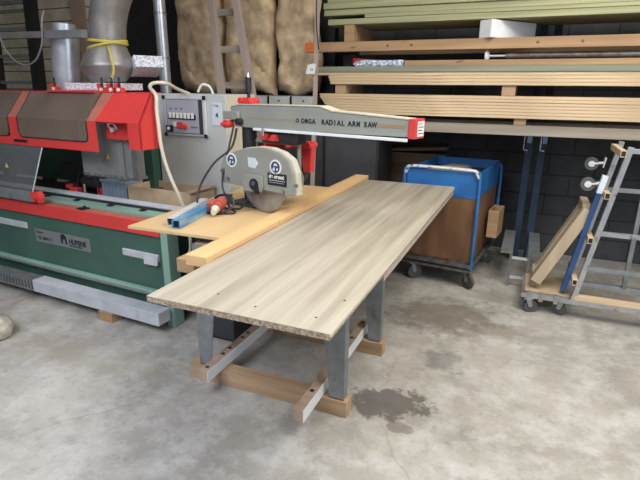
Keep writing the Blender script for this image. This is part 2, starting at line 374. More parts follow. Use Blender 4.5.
for x0, x1, y0, y1 in ((-1.43, -1.335, 1.70, 3.8), (-.56, -.5, 1.90, 3.86)):
    box('side_rail', tx(x0), tx(x1), ty(y0), ty(y1), .811 if x0 > -1 else .78, .846, 'pink_wood' if x0 > -1 else 'brown_x', T, .003)
box('cross_rail', tx(-1.57), tx(-.57), ty(2.66), ty(2.71), .745, .809, 'pine_x', T, .003)
box('cross_rail', tx(-1.57), tx(-.57), ty(2.01), ty(2.055), .745, .809, 'pine_x', T, .003)
box('cross_rail', tx(-1.57), tx(-.57), ty(3.575), ty(3.625), .746, .809, 'pine_x', T, .003)
for x in (-1.45, -1.05):
    bm = bmesh.new(); a_bar(bm, (tx(x-.03), ty(3.6), 0), (tx(x-.03), ty(3.6), .745), .05, .05, (0, 1, 0)); link('rear_post', bm, 'leg', T)

P = thing('laminate_board', 'long pale oak laminate board with chipboard edges lying on the low work table', 'board', (-.8575, 2.573, .847))
box('core', -.3575, .3605, -1.305, 1.305, 0, .0215, 'chipboard', P, .0005)
box('laminate_face', -.358, .361, -1.3055, 1.3055, .0215, .0235, 'laminate', P, 0)
box('edge_band', .3612, .3622, -1.305, 1.305, .012, .0234, 'cream', P, 0)['label'] = 'pale strip along the long edge'
for (x, y) in ((-.13, -1.185), (.05, -1.225), (.275, -1.215), (.315, -1.05)):
    bm = bmesh.new(); a_cyl(bm, (x, y, .0234), (x, y, .0242), .0045, n=12); link('screw', bm, 'ink', P)
# fence timbers along the board
for y0, y1, l in ((1.643, 2.322, 'nearer of two pine battens laid end to end along the laminate board'), (2.327, 3.942, 'farther pine batten beside the laminate board, reaching past the saw')):
    B = thing('timber_batten', l, 'timber', (-1.275, y0, .847), 0, 'pine battens along the board')
    bm = bmesh.new(); a_box(bm, -.057, .0565, 0, y1-y0, 0, .050, .004); link('timber', bm, 'pine_y', B)
    box('red_mark', .0566, .0574, .0+.05, (y1-y0)-.02, .024, .0265, 'red_dull', B, 0)['label'] = 'red line along the foot of the batten'

# ------------------------------------------------------------------ plywood and things on it
bm = bmesh.new()
a_prism(bm, [(-1.98, 1.98), (-1.334, 2.00), (-1.334, 3.47), (-1.96, 3.47), (-1.985, 2.6)], .848, .864, 'XY', .0008)
tag(link('plywood_sheet', bm, 'ply'), 'tan plywood sheet under the radial saw, between green machine and pine battens', 'plywood sheet')
K = thing('saw_stand', 'dark grey steel stand underneath the plywood sheet', 'cabinet', (-1.71, 2.66, 0))
box('carcass', -.16, .10, -.25, .75, .02, .80, 'charcoal', K, .004)
box('top_frame', -.17, .09, -.45, .8, .80, .847, 'leg', K, .003)
box('plinth', -.15, .09, -.23, .73, 0, .02, 'dark', K, 0)
# square steel tubes
def sqtube(name, p0, p1, w, m, label, endm='steel'):
    p0, p1 = Vector(p0), Vector(p1)
    o = thing(name, label, 'steel tube', p0, 0, 'square tubes on the plywood')
    d = p1-p0
    bar('tube_wall', (0, 0, 0), d, w, w, m, o, hollow=.003)
    bar('bore', d.normalized()*.02, d*.97, w-.007, w-.007, 'ink', o, bev=0)['label'] = 'dark hollow inside'
    return o
sqtube('square_tube', (-1.70, 2.04, .888), (-1.825, 2.756, .888), .046, 'blue_film', 'square steel tube in blue film, right one of the pair on the plywood')
sqtube('square_tube', (-1.757, 2.067, .888), (-1.885, 2.56, .888), .046, 'alu', 'bare grey square tube lying left of the blue one')
# ------------------------------------------------------------------ radial arm saw
AX = (-1.85, 3.0, .795)
RS = thing('radial_arm_saw', 'grey radial arm saw with long lettered arm and rounded blade guard, on the plywood', 'saw', (-1.688, 2.7375, .140), -13)
RS.scale = (.9125,)*3
Z0 = .796
cyl('column', (.06, 0, Z0+.02), (.06, 0, 1.34), .05, 'dark', RS, n=28)
box('base_plate', -.06, .18, -.1, .1, Z0, Z0+.02, 'charcoal', RS)
arm_pts = [(-.055, 1.34), (-.055, 1.468), (.03, 1.482), (.70, 1.487), (.79, 1.462), (1.29, 1.437), (1.29, 1.347), (.6, 1.338), (.2, 1.335)]
arm = prism('arm', arm_pts, -.06, .035, 'XZ', 'saw_grey', RS, .003)
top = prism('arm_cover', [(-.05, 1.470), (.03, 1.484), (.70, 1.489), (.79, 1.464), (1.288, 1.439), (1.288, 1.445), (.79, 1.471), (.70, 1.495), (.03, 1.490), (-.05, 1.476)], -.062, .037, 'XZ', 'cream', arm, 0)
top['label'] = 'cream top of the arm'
box('groove', .12, .52, -.0615, -.0595, 1.400, 1.405, 'brown_x', arm, 0)['label'] = 'rusty line along the arm'
box('slot', 1.10, 1.27, -.0615, -.0595, 1.392, 1.408, 'brown_x', arm, 0)
for wd, wx in (('OMGA', .56), ('RADIAL', .715), ('ARM', .905), ('SAW', 1.01)):
    for q in range(len(wd)): text('arm_letter', wd[q], .041, 'ink', arm, (wx+.012+q*.0285, -.0608, 1.388), bold=.0014, align='CENTER', sx=.78 if wd[q] in 'MOGW' else .95)
cyl('arm_emblem', (.53, -.0615, 1.402), (.53, -.0602, 1.402), .013, 'ink', arm); cyl('emblem_centre', (.53, -.0620, 1.402), (.53, -.0615, 1.402), .006, 'saw_grey', arm)
box('guide_rail', .17, 1.29, -.082, -.062, 1.324, 1.340, 'white_paint', RS, .002)
cap = box('end_cap', 1.29, 1.335, -.066, .040, 1.34, 1.445, 'red', RS, .004)
box('cap_label', 1.3355, 1.337, -.048, .03, 1.352, 1.432, 'white', cap, 0)
for i in range(4): box('label_line', 1.3371, 1.3376, -.04, .02-.012*(i % 2), 1.365+i*.017, 1.370+i*.017, ('red' if i == 3 else 'ink_blue'), cap, 0)
box('bracket', -.10, .04, -.09, -.062, 1.385, 1.44, 'saw_grey', RS, .006)
kn = bmesh.new(); a_cyl(kn, (-.05, -.12, 1.355), (-.05, -.05, 1.355), .028, .024, 16); a_cyl(kn, (-.085, -.12, 1.355), (-.02, -.12, 1.355), .012, n=10)
link('lock_knob', kn, 'red', RS, True)
cyl('pivot_bolt', (.045, -.10, 1.375), (.045, -.062, 1.375), .022, 'dark', RS)
ck = bmesh.new(); a_box(ck, .02, .12, -.05, .03, 1.49, 1.525, .006); a_cyl(ck, (.035, -.06, 1.51), (.035, .04, 1.51), .02, n=12); a_cyl(ck, (.105, -.06, 1.51), (.105, .04, 1.51), .02, n=12)
link('crank_base', ck, 'red', RS)
h = bmesh.new(); a_cyl(h, (.075, -.01, 1.52), (.075, -.01, 1.56), .012, n=12); a_cyl(h, (.075, -.01, 1.56), (.075, -.01, 1.66), .019, .021, 16); link('crank_handle', h, 'dark', RS, True)
cyl('handle_tip', (.075, -.01, 1.66), (.075, -.01, 1.69), .012, 'steel', RS, r1=.004)
# carriage, yoke and motor
box('carriage', .22, .52, -.05, .05, 1.25, 1.315, 'dark', RS, .006)
g = bmesh.new(); a_cyl(g, (.27, -.085, 1.29), (.27, -.05, 1.29), .022, n=14); a_cyl(g, (.345, -.085, 1.285), (.345, -.05, 1.285), .022, n=14); a_box(g, .25, .37, -.07, -.05, 1.262, 1.28, .003); link('carriage_rollers', g, 'red', RS, True)
cyl('clamp_screw', (.285, -.11, 1.30), (.285, -.11, 1.345), .008, 'steel', RS)
yk = bmesh.new(); a_tube(yk, [(.10, .02, 1.05), (.10, .02, 1.22), (.13, .02, 1.245), (.45, .02, 1.245), (.48, .02, 1.22), (.48, .02, 1.02)], .014, 10, 3); link('yoke', yk, 'saw_grey', RS, True)
mo = bmesh.new(); a_cyl(mo, (.29, -.09, 1.02), (.29, .26, 1.02), .085, n=28)
for k in range(12): 
    a = 2*PI*k/12; a_box(mo, .29+.085*math.cos(a)-.004, .29+.095*math.cos(a)+.004, -.05, .22, 1.02+.09*math.sin(a)-.004, 1.02+.09*math.sin(a)+.004)
link('motor', mo, 'charcoal', RS, True)
mb = bmesh.new(); a_box(mb, .0, .12, .08, .2, 1.16, 1.25, .006); a_box(mb, .12, .3, .1, .2, 1.2, 1.25, .006); link('motor_bracket', mb, 'red', RS)
rh = bmesh.new(); a_prism(rh, [(.22, 1.195), (.22, 1.245), (.475, 1.25), (.475, 1.215), (.462, 1.04), (.405, 1.04), (.385, 1.19)], .16, .21, 'XZ', .004); a_cyl(rh, (.455, .14, 1.225), (.455, .23, 1.225), .022, n=16)
link('pull_handle', rh, 'red', RS)
tube('handle_bar', [(.46, .05, 1.08), (.485, .05, 1.02), (.475, .05, .96), (.43, .05, .93), (.36, .05, .95)], .008, 'saw_grey', RS)
# blade
bl = bmesh.new(); n = 54; rr = .196; bc = Vector((.30, -.128, .992)); ring = []
for k in range(n*2):
    a = 2*PI*k/(n*2); r_ = rr if k % 2 else rr*.955; ring.append((bc.x+r_*math.cos(a+(0 if k % 2 else .03)), bc.z+r_*math.sin(a+(0 if k % 2 else .03))))
a_prism(bl, ring, bc.y-.0015, bc.y+.0015, 'XZ'); sb = link('saw_blade', bl, 'blade', RS)
# guard
gx = .2106
prof = [(-.275, .965), (-.262, 1.08), (-.235, 1.135), (-.20, 1.155), (-.12, 1.185), (-.02, 1.212), (.10, 1.228), (.21, 1.226), (.31, 1.205), (.385, 1.165), (.42, 1.09), (.43, 1.0), (.432, .952), (.39, .95), (.10, .958)]
prof = [(gx-.02+a*.93, b) for a, b in prof]
gd = prism('blade_guard', prof, -.175, -.10, 'XZ', 'saw_grey', RS, .004)
def grow(pts, k): 
    cx = sum(p[0] for p in pts)/len(pts); cz = 1.05; return [(cx+(a-cx)*k, cz+(b-cz)*k) for a, b in pts]
prism('rim', grow(prof, 1.025), -.148, -.096, 'XZ', 'cream', gd, .002)['label'] = 'cream rim round the guard edge'
boss = [(gx-.04, .935), (gx-.045, 1.04), (gx-.02, 1.055), (gx+.13, 1.05), (gx+.135, .98), (gx+.12, .945)]
prism('arbor_boss', boss, -.198, -.176, 'XZ', 'saw_grey', gd, .004)
cyl('arbor_opening', (gx+.065, -.2005, .99), (gx+.065, -.186, .99), .040, 'ink', gd, n=28)
prism('opening_slot', [(gx+.06, .95), (gx+.06, .985), (gx+.105, .98), (gx+.112, .948), (gx+.10, .93), (gx+.075, .93)], -.2004, -.19, 'XZ', 'ink', gd, 0)
cyl('arbor_nut', (gx+.062, -.207, .998), (gx+.062, -.2, .998), .016, 'rust', gd, n=6)
for (sx_, sz) in ((-.155, 1.128), (.235, 1.118)):
    st = cyl('round_sticker', (gx+sx_, -.1775, sz), (gx+sx_, -.1755, sz), .048, 'white', gd, n=32)
    cyl('sticker_disc', (gx+sx_, -.1783, sz), (gx+sx_, -.1774, sz), .036, 'ink_blue', st, n=28)
    pb = bmesh.new(); y0, y1 = -.1790, -.1783
    a_prism(pb, [(gx+sx_-.014, sz+.004), (gx+sx_-.01, sz+.024), (gx+sx_+.012, sz+.022), (gx+sx_+.018, sz+.004), (gx+sx_+.004, sz+.010)], y0, y1, 'XZ')
    a_prism(pb, [(gx+sx_-.024, sz-.022), (gx+sx_-.02, sz-.004), (gx+sx_-.004, sz-.002), (gx+sx_-.006, sz-.026)], y0, y1, 'XZ')
    a_prism(pb, [(gx+sx_+.006, sz-.024), (gx+sx_+.008, sz-.006), (gx+sx_+.024, sz-.004), (gx+sx_+.018, sz-.02)], y0, y1, 'XZ')
    link('sticker_drawing', pb, 'label', st)
prism('arrow_sticker', [(gx+.0, 1.098), (gx-.005, 1.16), (gx+.06, 1.16), (gx+.088, 1.128), (gx+.06, 1.092)], -.1775, -.1756, 'XZ', 'label', gd, 0)
npz = .0
pl = box('name_plate', gx+.168, gx+.325, -.1775, -.1755, 1.0, 1.078, 'ink', gd, 0)
text('plate_lettering', 'de groot', .036, 'white', pl, (gx+.178, -.1778, 1.046), bold=.0012, sx=1.0)
box('plate_line', gx+.178, gx+.312, -.1781, -.1776, 1.031, 1.034, 'label', pl, 0); box('plate_line', gx+.178, gx+.30, -.1781, -.1776, 1.018, 1.020, 'label', pl, 0)
for (a, b) in ((-.19, 1.0), (.30, .975), (.405, 1.02), (-.245, 1.05)): cyl('guard_bolt', (gx+a, -.186, b), (gx+a, -.176, b), .012, 'steel', gd, n=16)
# power cable and plug
cb = tube('power_cable', [(.02, -.08, 1.33), (.0, -.12, 1.2), (-.07, -.22, 1.1), (-.13, -.30, .95), (-.10, -.36, .84), (.02, -.40, .808), (.13, -.36, .808), (.16, -.28, .85), (.12, -.26, .90), (.03, -.27, .90), (-.02, -.28, .86), (.0, -.26, .82), (.08, -.24, .808), (.17, -.22, .82), (.2, -.19, .88)], .0075, 'black', RS, 8, 6)
tube('second_cable', [(.0, -.09, 1.34), (-.02, -.16, 1.1), (-.02, -.2, .96), (.03, -.22, .88), (.1, -.25, .815), (.18, -.28, .808), (.16, -.33, .806), (.05, -.36, .806), (-.02, -.4, .82)], .0065, 'black', RS, 8, 6)
pg = bmesh.new()
a_cyl(pg, (.05, -.27, .862), (.085, -.34, .848), .036, .040, 16); a_cyl(pg, (.085, -.34, .848), (.105, -.385, .840), .030, .034, 16)
a_cyl(pg, (.015, -.31, .85), (.045, -.38, .835), .034, .034, 12)
link('red_plug', pg, mat('dull_red_plug', (.50, .10, .07), .5), cb, True)
cyl('plug_collar', (.108, -.39, .838), (.145, -.44, .828), .028, 'cream', cb, r1=.018)

# ------------------------------------------------------------------ green machine
MO = (-2.17, 2.45, 0); MR = -3.5
MC = thing('copy_router_machine', 'long green and red profile machine with smoked hood windows at left', 'machine', MO, MR)
XL = -2.9
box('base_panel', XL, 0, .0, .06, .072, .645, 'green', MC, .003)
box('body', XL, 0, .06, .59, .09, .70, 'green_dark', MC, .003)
box('plinth', XL+.1, -.06, .1, .7, 0, .09, 'dark', MC, 0)
tube('lower_rail', [(XL, -.022, .232), (-.02, -.022, .232)], .022, 'plate', MC, 14, 1)
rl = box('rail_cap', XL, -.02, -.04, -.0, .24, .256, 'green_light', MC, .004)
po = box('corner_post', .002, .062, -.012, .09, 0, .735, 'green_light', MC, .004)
st = box('red_strip', XL, .0, -.02, .075, .645, .738, 'red', MC, .004)
box('lit_strip_top', XL, -.02, -.012, .07, .738, .740, 'red_dull', st, 0)  # light on the top face of the strip put into its colour
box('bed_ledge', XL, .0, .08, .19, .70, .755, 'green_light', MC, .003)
for y in (.225, .265): cyl('guide_rod', (XL, y, .775), (.02, y, .775), .014, 'alu', MC, n=14)
box('rod_bed', XL, .0, .21, .30, .70, .758, 'charcoal', MC, .002)
box('bed_plate', XL, .0, .30, .595, .70, .757, 'dark', MC, .002)
for x in (-1.32, -.98, -.62, -.3): 
    bm = bmesh.new(); a_box(bm, x-.02, x+.02, .13, .17, .755, .765, .002); a_cyl(bm, (x, .15, .765), (x, .15, .778), .008, n=8); link('bed_stop', bm, 'black', MC)
bm = bmesh.new(); a_box(bm, -.80, -.73, .0, .06, .740, .748, .002); a_cyl(bm, (-.75, .03, .748), (-.75, .03, .765), .01, n=10); link('strip_latch', bm, 'black', MC)
# brackets of aluminium profile
def profile(x0, x1, z0, z1, y=-.0):
    bm = bmesh.new(); a_box(bm, x0, x1, y-.012, y-.001, z0, z1, .001)
    for k in (.25, .55, .85): a_box(bm, x0, x1, y-.018, y-.012, z0+(z1-z0)*k-.004, z0+(z1-z0)*k+.003, .001)
    o = link('profile_rail', bm, 'alu', MC); return o
p_ = profile(-.36, -.03, .465, .515); box('profile_clamp', -.15, -.04, -.03, -.019, .44, .49, 'alu', p_, .002); box('clamp_plate', -.06, -.02, -.036, -.031, .45, .505, 'tray', p_, .002)
profile(-2.2, -1.40, .515, .565)
pt = box('machine_plate', -1.32, -.70, -.004, -.001, .425, .53, 'plate', MC, 0)
text('plate_text', 'Maschine', .022, 'ink', pt, (-1.30, -.0045, .498)); text('plate_text', 'VK 200/LV 1', .034, 'ink', pt, (-1.29, -.0045, .448), bold=.0005)
text('plate_name', 'HUBENS', .056, 'ink', pt, (-.93, -.0045, .458), bold=.002, sx=.88)
text('plate_text', 'MACHINEFABRIEK', .018, 'ink', pt, (-.93, -.0045, .438))
bm = bmesh.new(); a_prism(bm, [(-1.02, .45), (-1.02, .51), (-.99, .53), (-.96, .51), (-.95, .45), (-.97, .45), (-.975, .485), (-1.0, .485), (-1.0, .45)], -.0055, -.0042, 'XZ'); link('plate_emblem', bm, 'ink', pt)
# hood
def sheet(bm, pts, th, n):
    """planar polygon pts (3-D) given thickness th along direction n"""
    n = Vector(n).normalized()*th; a = [bm.verts.new(p) for p in pts]; b = [bm.verts.new(Vector(p)+n) for p in pts]
    bm.faces.new(a); bm.faces.new(b[::-1]); k = len(pts)
    for i in range(k): bm.faces.new((a[i], b[i], b[(i+1) % k], a[(i+1) % k]))
ZB, ZM, ZT, YT = 1.17, 1.372, 1.552, .12
hd = bmesh.new()
inn = (0, 1, 0); sl = (0, .83, -.55)
sheet(hd, [(XL, 0, ZB), (-.50, 0, ZB), (-.50, 0, 1.232), (XL, 0, 1.232)], .01, inn)
cols = [(-.58, -.50), (-1.42, -1.31), (-2.28, -2.17)]
wins = [(-1.31, -.58), (-2.17, -1.42), (XL, -2.28)]
for a, b in cols: sheet(hd, [(a, 0, 1.232), (b, 0, 1.232), (b, 0, ZM), (a, 0, ZM)], .01, inn)
sheet(hd, [(-.505, 0, ZM), (-.10, 0, ZM), (-.10, 0, ZM+.001), (-.505, 0, ZM+.001)], .01, inn)
sheet(hd, [(-.205, 0, 1.205), (-.10, 0, 1.205), (-.10, 0, ZM), (-.205, 0, ZM)], .01, inn)
sheet(hd, [(-.505, 0, ZM), (-.10, 0, ZM), (-.10, YT, ZT), (-.43, YT, ZT)], .01, sl)
sheet(hd, [(-.10, 0, 1.205), (-.10, 0, ZM), (-.10, YT, ZT), (-.10, .17, ZT), (-.10, .15, 1.205)], .008, (-1, 0, 0))
sheet(hd, [(XL, YT, ZT), (-.10, YT, ZT), (-.10, .17, ZT), (-.58, .17, ZT), (-.58, .5, ZT), (XL, .5, ZT)], .008, (0, 0, -1))
sheet(hd, [(XL, .70, .757), (-.58, .70, .757), (-.58, .70, ZT), (XL, .70, ZT)], .01, inn)
sheet(hd, [(XL, .5, ZT), (-.58, .5, ZT), (-.58, .7, ZT), (XL, .7, ZT)], .008, (0, 0, -1))
hood = link('hood', hd, 'red', MC)
for a, b in cols:
    hs = bmesh.new(); sheet(hs, [(a, -.002, ZM), (b, -.002, ZM), (b+.07 if b == -.50 else b+.03, YT-.002, ZT), (a+.03 if b != -.50 else a+.05, YT-.002, ZT)], .008, sl)
    m_ = link('hood_mullion', hs, 'red_dull', hood); m_['label'] = 'dusty red strips between the windows, light put into their colour'  # dust and caught light are both in this paler red
box('hood_back', XL, -.58, .68, .699, .757, 1.54, 'green_dark', hood, 0)
for a, b in wins:
    wb = bmesh.new()
    r = .03; z0 = 1.232
    low = [(a, 0, ZM), (a+.004, 0, z0+r), (a+r, 0, z0), (b-r, 0, z0), (b-.004, 0, z0+r), (b, 0, ZM)]
    sheet(wb, low, .004, inn); sheet(wb, [(a, .001, ZM), (b, .001, ZM), (b+.04, YT, ZT), (a+.03, YT, ZT)], .004, sl)
    wo = link('window', wb, 'smoke', hood)
    sb_ = bmesh.new(); a_tube(sb_, [(a, -.002, ZM), (a, -.002, z0+r), (a+r, -.002, z0), (b-r, -.002, z0), (b, -.002, z0+r), (b, -.002, ZM), (b+.04, YT-.004, ZT)], .004, 6, 1)
    a_tube(sb_, [(a, -.002, ZM), (a+.03, YT-.004, ZT)], .004, 6, 1); link('window_seal', sb_, 'black', wo)
box('hood_handle', -1.38, -1.23, -.008, -.001, 1.195, 1.212, 'black', hood, .003)
hb = bmesh.new(); a_tube(hb, [(-.46, .09, 1.32), (-.46, .07, 1.35), (-.43, .07, 1.36), (-.40, .07, 1.35), (-.40, .09, 1.32)], .007, 8, 3); a_cyl(hb, (-.43, .09, 1.315), (-.43, .07, 1.315), .016, n=12); link('hood_hook', hb, 'alu', hood, True)
box('opening_panel', -.52, -.18, .10, .11, 1.25, 1.40, 'red', hood, 0)
# clear guards
cg = bmesh.new(); a_box(cg, -.86, -.345, .15, .154, .975, 1.37); a_box(cg, -.349, -.345, .154, .25, .975, 1.37); g_ = link('blade_curtain', cg, 'guard_clear', MC)
fr = bmesh.new(); a_box(fr, -.86, -.345, .146, .150, .965, .985); a_box(fr, -.345, -.335, .146, .26, .965, .985); a_box(fr, -.352, -.30, .146, .155, .965, 1.30); a_box(fr, -.43, -.418, .146, .15, .985, 1.37)
for k in range(9): a_cyl(fr, (-.83+k*.055, .140, .975), (-.83+k*.055, .147, .975), .006, n=8)
link('curtain_frame', fr, 'steel', g_)
prism('warning_triangle', [(-.60, 1.10), (-.56, 1.10), (-.58, 1.135)], .143, .146, 'XZ', 'yellow', g_, 0)
dr = bmesh.new(); sheet(dr, [(XL, -.035, .83), (-1.215, -.035, .83), (-1.06, -.01, 1.168), (XL, -.01, 1.168)], .004, inn); d_ = link('clear_door', dr, 'clear', MC)
tube('door_edge', [(-1.215, -.037, .83), (-1.06, -.012, 1.168)], .004, 'label', d_, 6, 1)
prism('door_label', [(-1.95, 1.02), (-1.58, 1.02), (-1.60, 1.09), (-1.95, 1.09)], -.030, -.0285, 'XZ', 'label', d_, 0)
prism('warning_triangle', [(-1.50, .995), (-1.46, .995), (-1.48, 1.03)], -.034, -.032, 'XZ', 'yellow', d_, 0)
box('door_rail', XL, -1.21, -.055, -.02, .757, .832, 'leg', MC, .003)
rc = bmesh.new(); a_prism(rc, [(-1.20, .76), (-1.22, .835), (-1.13, .845), (-1.11, .80), (-1.12, .76), (-1.14, .76), (-1.15, .79), (-1.17, .79), (-1.18, .76)], -.06, -.015, 'XZ', .003); link('rail_end', rc, 'red', MC)
for x, mm, w_ in ((-1.25, 'green_dark', .09), (-.635, 'green_dark', .095), (-.98, 'green', .07)): box('inner_column', x, x+w_, .52, .60, .757, 1.54, mm, MC, .003)
mu = bmesh.new(); a_cyl(mu, (-1.15, .40, .86), (-.92, .40, .86), .07, n=20); a_box(mu, -1.5, -.95, .42, .50, .90, .97, .004); a_box(mu, -1.35, -1.2, .33, .45, .757, .84, .004); a_cyl(mu, (-1.05, .36, .90), (-1.05, .36, 1.0), .05, n=16); link('inner_motor', mu, 'dark', MC)
mr = bmesh.new(); a_box(mr, -1.23, -1.15, .28, .34, .765, .81, .004); a_box(mr, -1.28, -1.24, .29, .33, .80, .83, .004); a_box(mr, -.98, -.90, .34, .38, .765, .87, .004); link('inner_clamp', mr, 'red', MC)
cyl('clamp_pin', (-1.07, .30, .765), (-1.07, .30, .85), .012, 'steel', MC)
tube('inner_hose', [(-1.18, .33, .78), (-1.15, .32, .90), (-1.06, .32, .95), (-.98, .33, .90), (-.95, .34, .78)], .008, 'black', MC)
# duct outlets and toggle clamps on the hood top
tp = bmesh.new(); a_box(tp, -1.08, -.60, .10, .34, ZT, ZT+.012, .003); link('outlet_flange', tp, 'red', hood)
for x, y in ((-1.25, .30), (-.62, .20), (-.47, .15), (-.40, .15)):
    cl_ = bmesh.new(); a_box(cl_, x-.025, x+.03, y-.02, y+.02, ZT+.001, ZT+.035, .004); a_box(cl_, x-.03, x-.01, y-.022, y+.022, ZT+.03, ZT+.06, .004)
    c_ = link('toggle_clamp', cl_, 'red', hood); cyl('clamp_pin', (x, y, ZT+.03), (x, y, ZT+.10), .007, 'dark', c_); cyl('clamp_knob', (x+.012, y-.03, ZT+.02), (x+.012, y-.021, ZT+.02), .012, 'white', c_)
# crate in machine
CR = thing('plastic_crate', 'small blue-grey plastic crate inside the open machine', 'crate', (MO[0], MO[1], 0), MR)
cr = bmesh.new()
for (x0, x1, y0, y1) in ((-.90, -.64, .325, .335), (-.90, -.64, .49, .50), (-.90, -.89, .335, .49), (-.65, -.64, .335, .49)): a_box(cr, x0, x1, y0, y1, .759, .90, .003)
a_box(cr, -.90, -.64, .325, .50, .759, .766)
link('crate_shell', cr, 'crate_blue', CR)
rb = bmesh.new(); a_box(rb, -.91, -.63, .315, .325, .885, .905, .003)
for k in range(6): a_box(rb, -.885+k*.042, -.87+k*.042, .318, .325, .765, .885, .002)
link('crate_ribs', rb, 'crate_blue', CR)
# open box on bed
BX = thing('wooden_tray', 'open brown board box on the bed beside the grey control cabinet', 'box', (MO[0], MO[1], 0), MR)
for nme, a in (('front_board', (-.60, .0, .305, .317)), ('back_board', (-.60, .0, .563, .575)), ('end_board', (-.60, -.588, .318, .562)), ('end_board', (-.012, .0, .318, .562))):
    box(nme, *a, .759, .882, 'box_board', BX, .002)
box('bottom_board', -.588, -.012, .318, .562, .759, .766, 'box_board', BX, 0)
bar('edge_strip', (.0, .30, .888), (.0, .575, .888), .035, .012, 'pine_z', BX)
bm = bmesh.new(); a_cyl(bm, (-.30, .45, .78), (-.25, .43, .78), .04, n=14); a_box(bm, -.2, -.1, .4, .5, .767, .84, .004); a_cyl(bm, (-.45, .48, .767), (-.45, .48, .85), .03, n=12); link('metal_fittings', bm, 'rust', BX)
# control cabinet
CC = thing('control_cabinet', 'tall grey control cabinet with push-button panel at the machine end', 'cabinet', (MO[0], MO[1], 0), MR)
box('cabinet_body', -.535, .12, .602, .98, .02, 1.545, 'grey_enamel', CC, .006)
box('lit_side', .1205, .128, .61, .97, .05, 1.54, 'cream', CC, .002)['label'] = 'cabinet side coloured paler for the light on it'  # paler sheet paints the light falling on this side
box('cabinet_plinth', -.50, .10, .64, .95, 0, .02, 'dark', CC, 0)
cp = box('control_panel', -.435, -.045, .580, .601, 1.245, 1.525, 'alu', CC, .008)
box('panel_face', -.41, -.07, .576, .580, 1.262, 1.508, 'charcoal', cp, .002)
box('panel_plate', -.405, -.105, .574, .577, 1.266, 1.504, 'panel_lilac', cp, .001)
for (cx_, cz_) in ((-.43, 1.25), (-.43, 1.52), (-.05, 1.25), (-.05, 1.52)): box('panel_corner', cx_-.014, cx_+.014, .572, .582, cz_-.014, cz_+.014, 'black', cp, .004)
box('switch_row', -.385, -.13, .566, .574, 1.365, 1.40, 'black', cp, .001)
for k in range(7): box('push_button', -.375+k*.035, -.352+k*.035, .560, .566, 1.372, 1.412, 'white', cp, .002)
for k in range(3): cyl('panel_screw', (-.36+k*.05, .570, 1.44), (-.36+k*.05, .574, 1.44), .006, 'ink', cp, n=10)
box('start_button', -.415, -.35, .560, .574, 1.272, 1.318, 'black', cp, .004); cyl('start_ring', (-.385, .554, 1.295), (-.385, .560, 1.295), .013, 'white', cp)
box('white_switch', -.34, -.31, .562, .574, 1.31, 1.345, 'white', cp, .002)
box('red_switch', -.305, -.255, .560, .574, 1.300, 1.345, 'red', cp, .003); cyl('stop_button', (-.23, .552, 1.315), (-.23, .574, 1.315), .018, 'red', cp)
text('panel_mark', 'Hubens', .022, 'ink', cp, (-.185, .5735, 1.305))
lb = box('paper_label', .0, .085, .598, .6015, 1.33, 1.49, 'label', CC, 0); text('label_mark', '4', .05, 'ink', lb, (.03, .5975, 1.385), bold=.001); text('label_mark', 'T 196', .022, 'ink', lb, (.008, .5975, 1.46))
tube('supply_hose', [(-.25, .66, 1.545), (-.22, .50, 1.58), (-.16, .34, 1.615), (-.20, .26, 1.618), (-.17, .19, 1.59), (-.065, .13, 1.54), (-.06, .12, 1.45), (-.055, .12, 1.35), (-.05, .12, 1.24), (-.045, .14, 1.12), (-.02, .16, 1.0), (.01, .19, .88), (.025, .22, .775)], .012, 'hose', CC, 10, 6)
tube('supply_hose', [(.09, .30, .72), (.13, .14, .70), (.16, .10, .62), (.15, .10, .54), (.11, .10, .48), (.07, .12, .45)], .012, 'hose', CC, 10, 6)
tube('small_hose', [(-.10, .75, 1.545), (-.11, .72, 1.60), (-.16, .70, 1.61), (-.20, .70, 1.56)], .009, 'white', CC, 8, 5)
# tray, grating and support block along the foot
TR = thing('metal_channel', 'long silver metal channel lying on blocks along the foot of the green machine', 'metal channel', (MO[0], MO[1], 0), MR)
tb = bmesh.new(); a_box(tb, -1.22, .06, -.155, -.046, .072, .165, .003); link('channel', tb, 'tray', TR)
box('end_plate', .0605, .064, -.152, -.05, .078, .160, 'alu', TR, .001)
GR = thing('slotted_grating', 'dark slotted grating continuing the silver channel at far left', 'grating', (MO[0], MO[1], 0), MR)
gt = bmesh.new(); a_box(gt, -2.9, -1.225, -.155, -.150, .072, .088); a_box(gt, -2.9, -1.225, -.055, -.05, .072, .16)
for k in range(42): a_box(gt, -1.26-k*.038, -1.245-k*.038, -.155, -.055, .090, .162)
a_box(gt, -2.9, -1.225, -.15, -.055, .072, .08); link('slats', gt, 'leg', GR)
for x, l in ((-.50, 'small brown wood block under the middle of the silver channel'), (-1.9, 'small wood block under the slotted grating at far left')):
    b = thing('wood_block', l, 'wood block', (MO[0]+x*math.cos(R(MR)), MO[1]+x*math.sin(R(MR)), 0), MR, 'blocks under the channel')
    box('block', 0, .13, -.165, -.06, 0, .071, 'brown_x', b, .003)

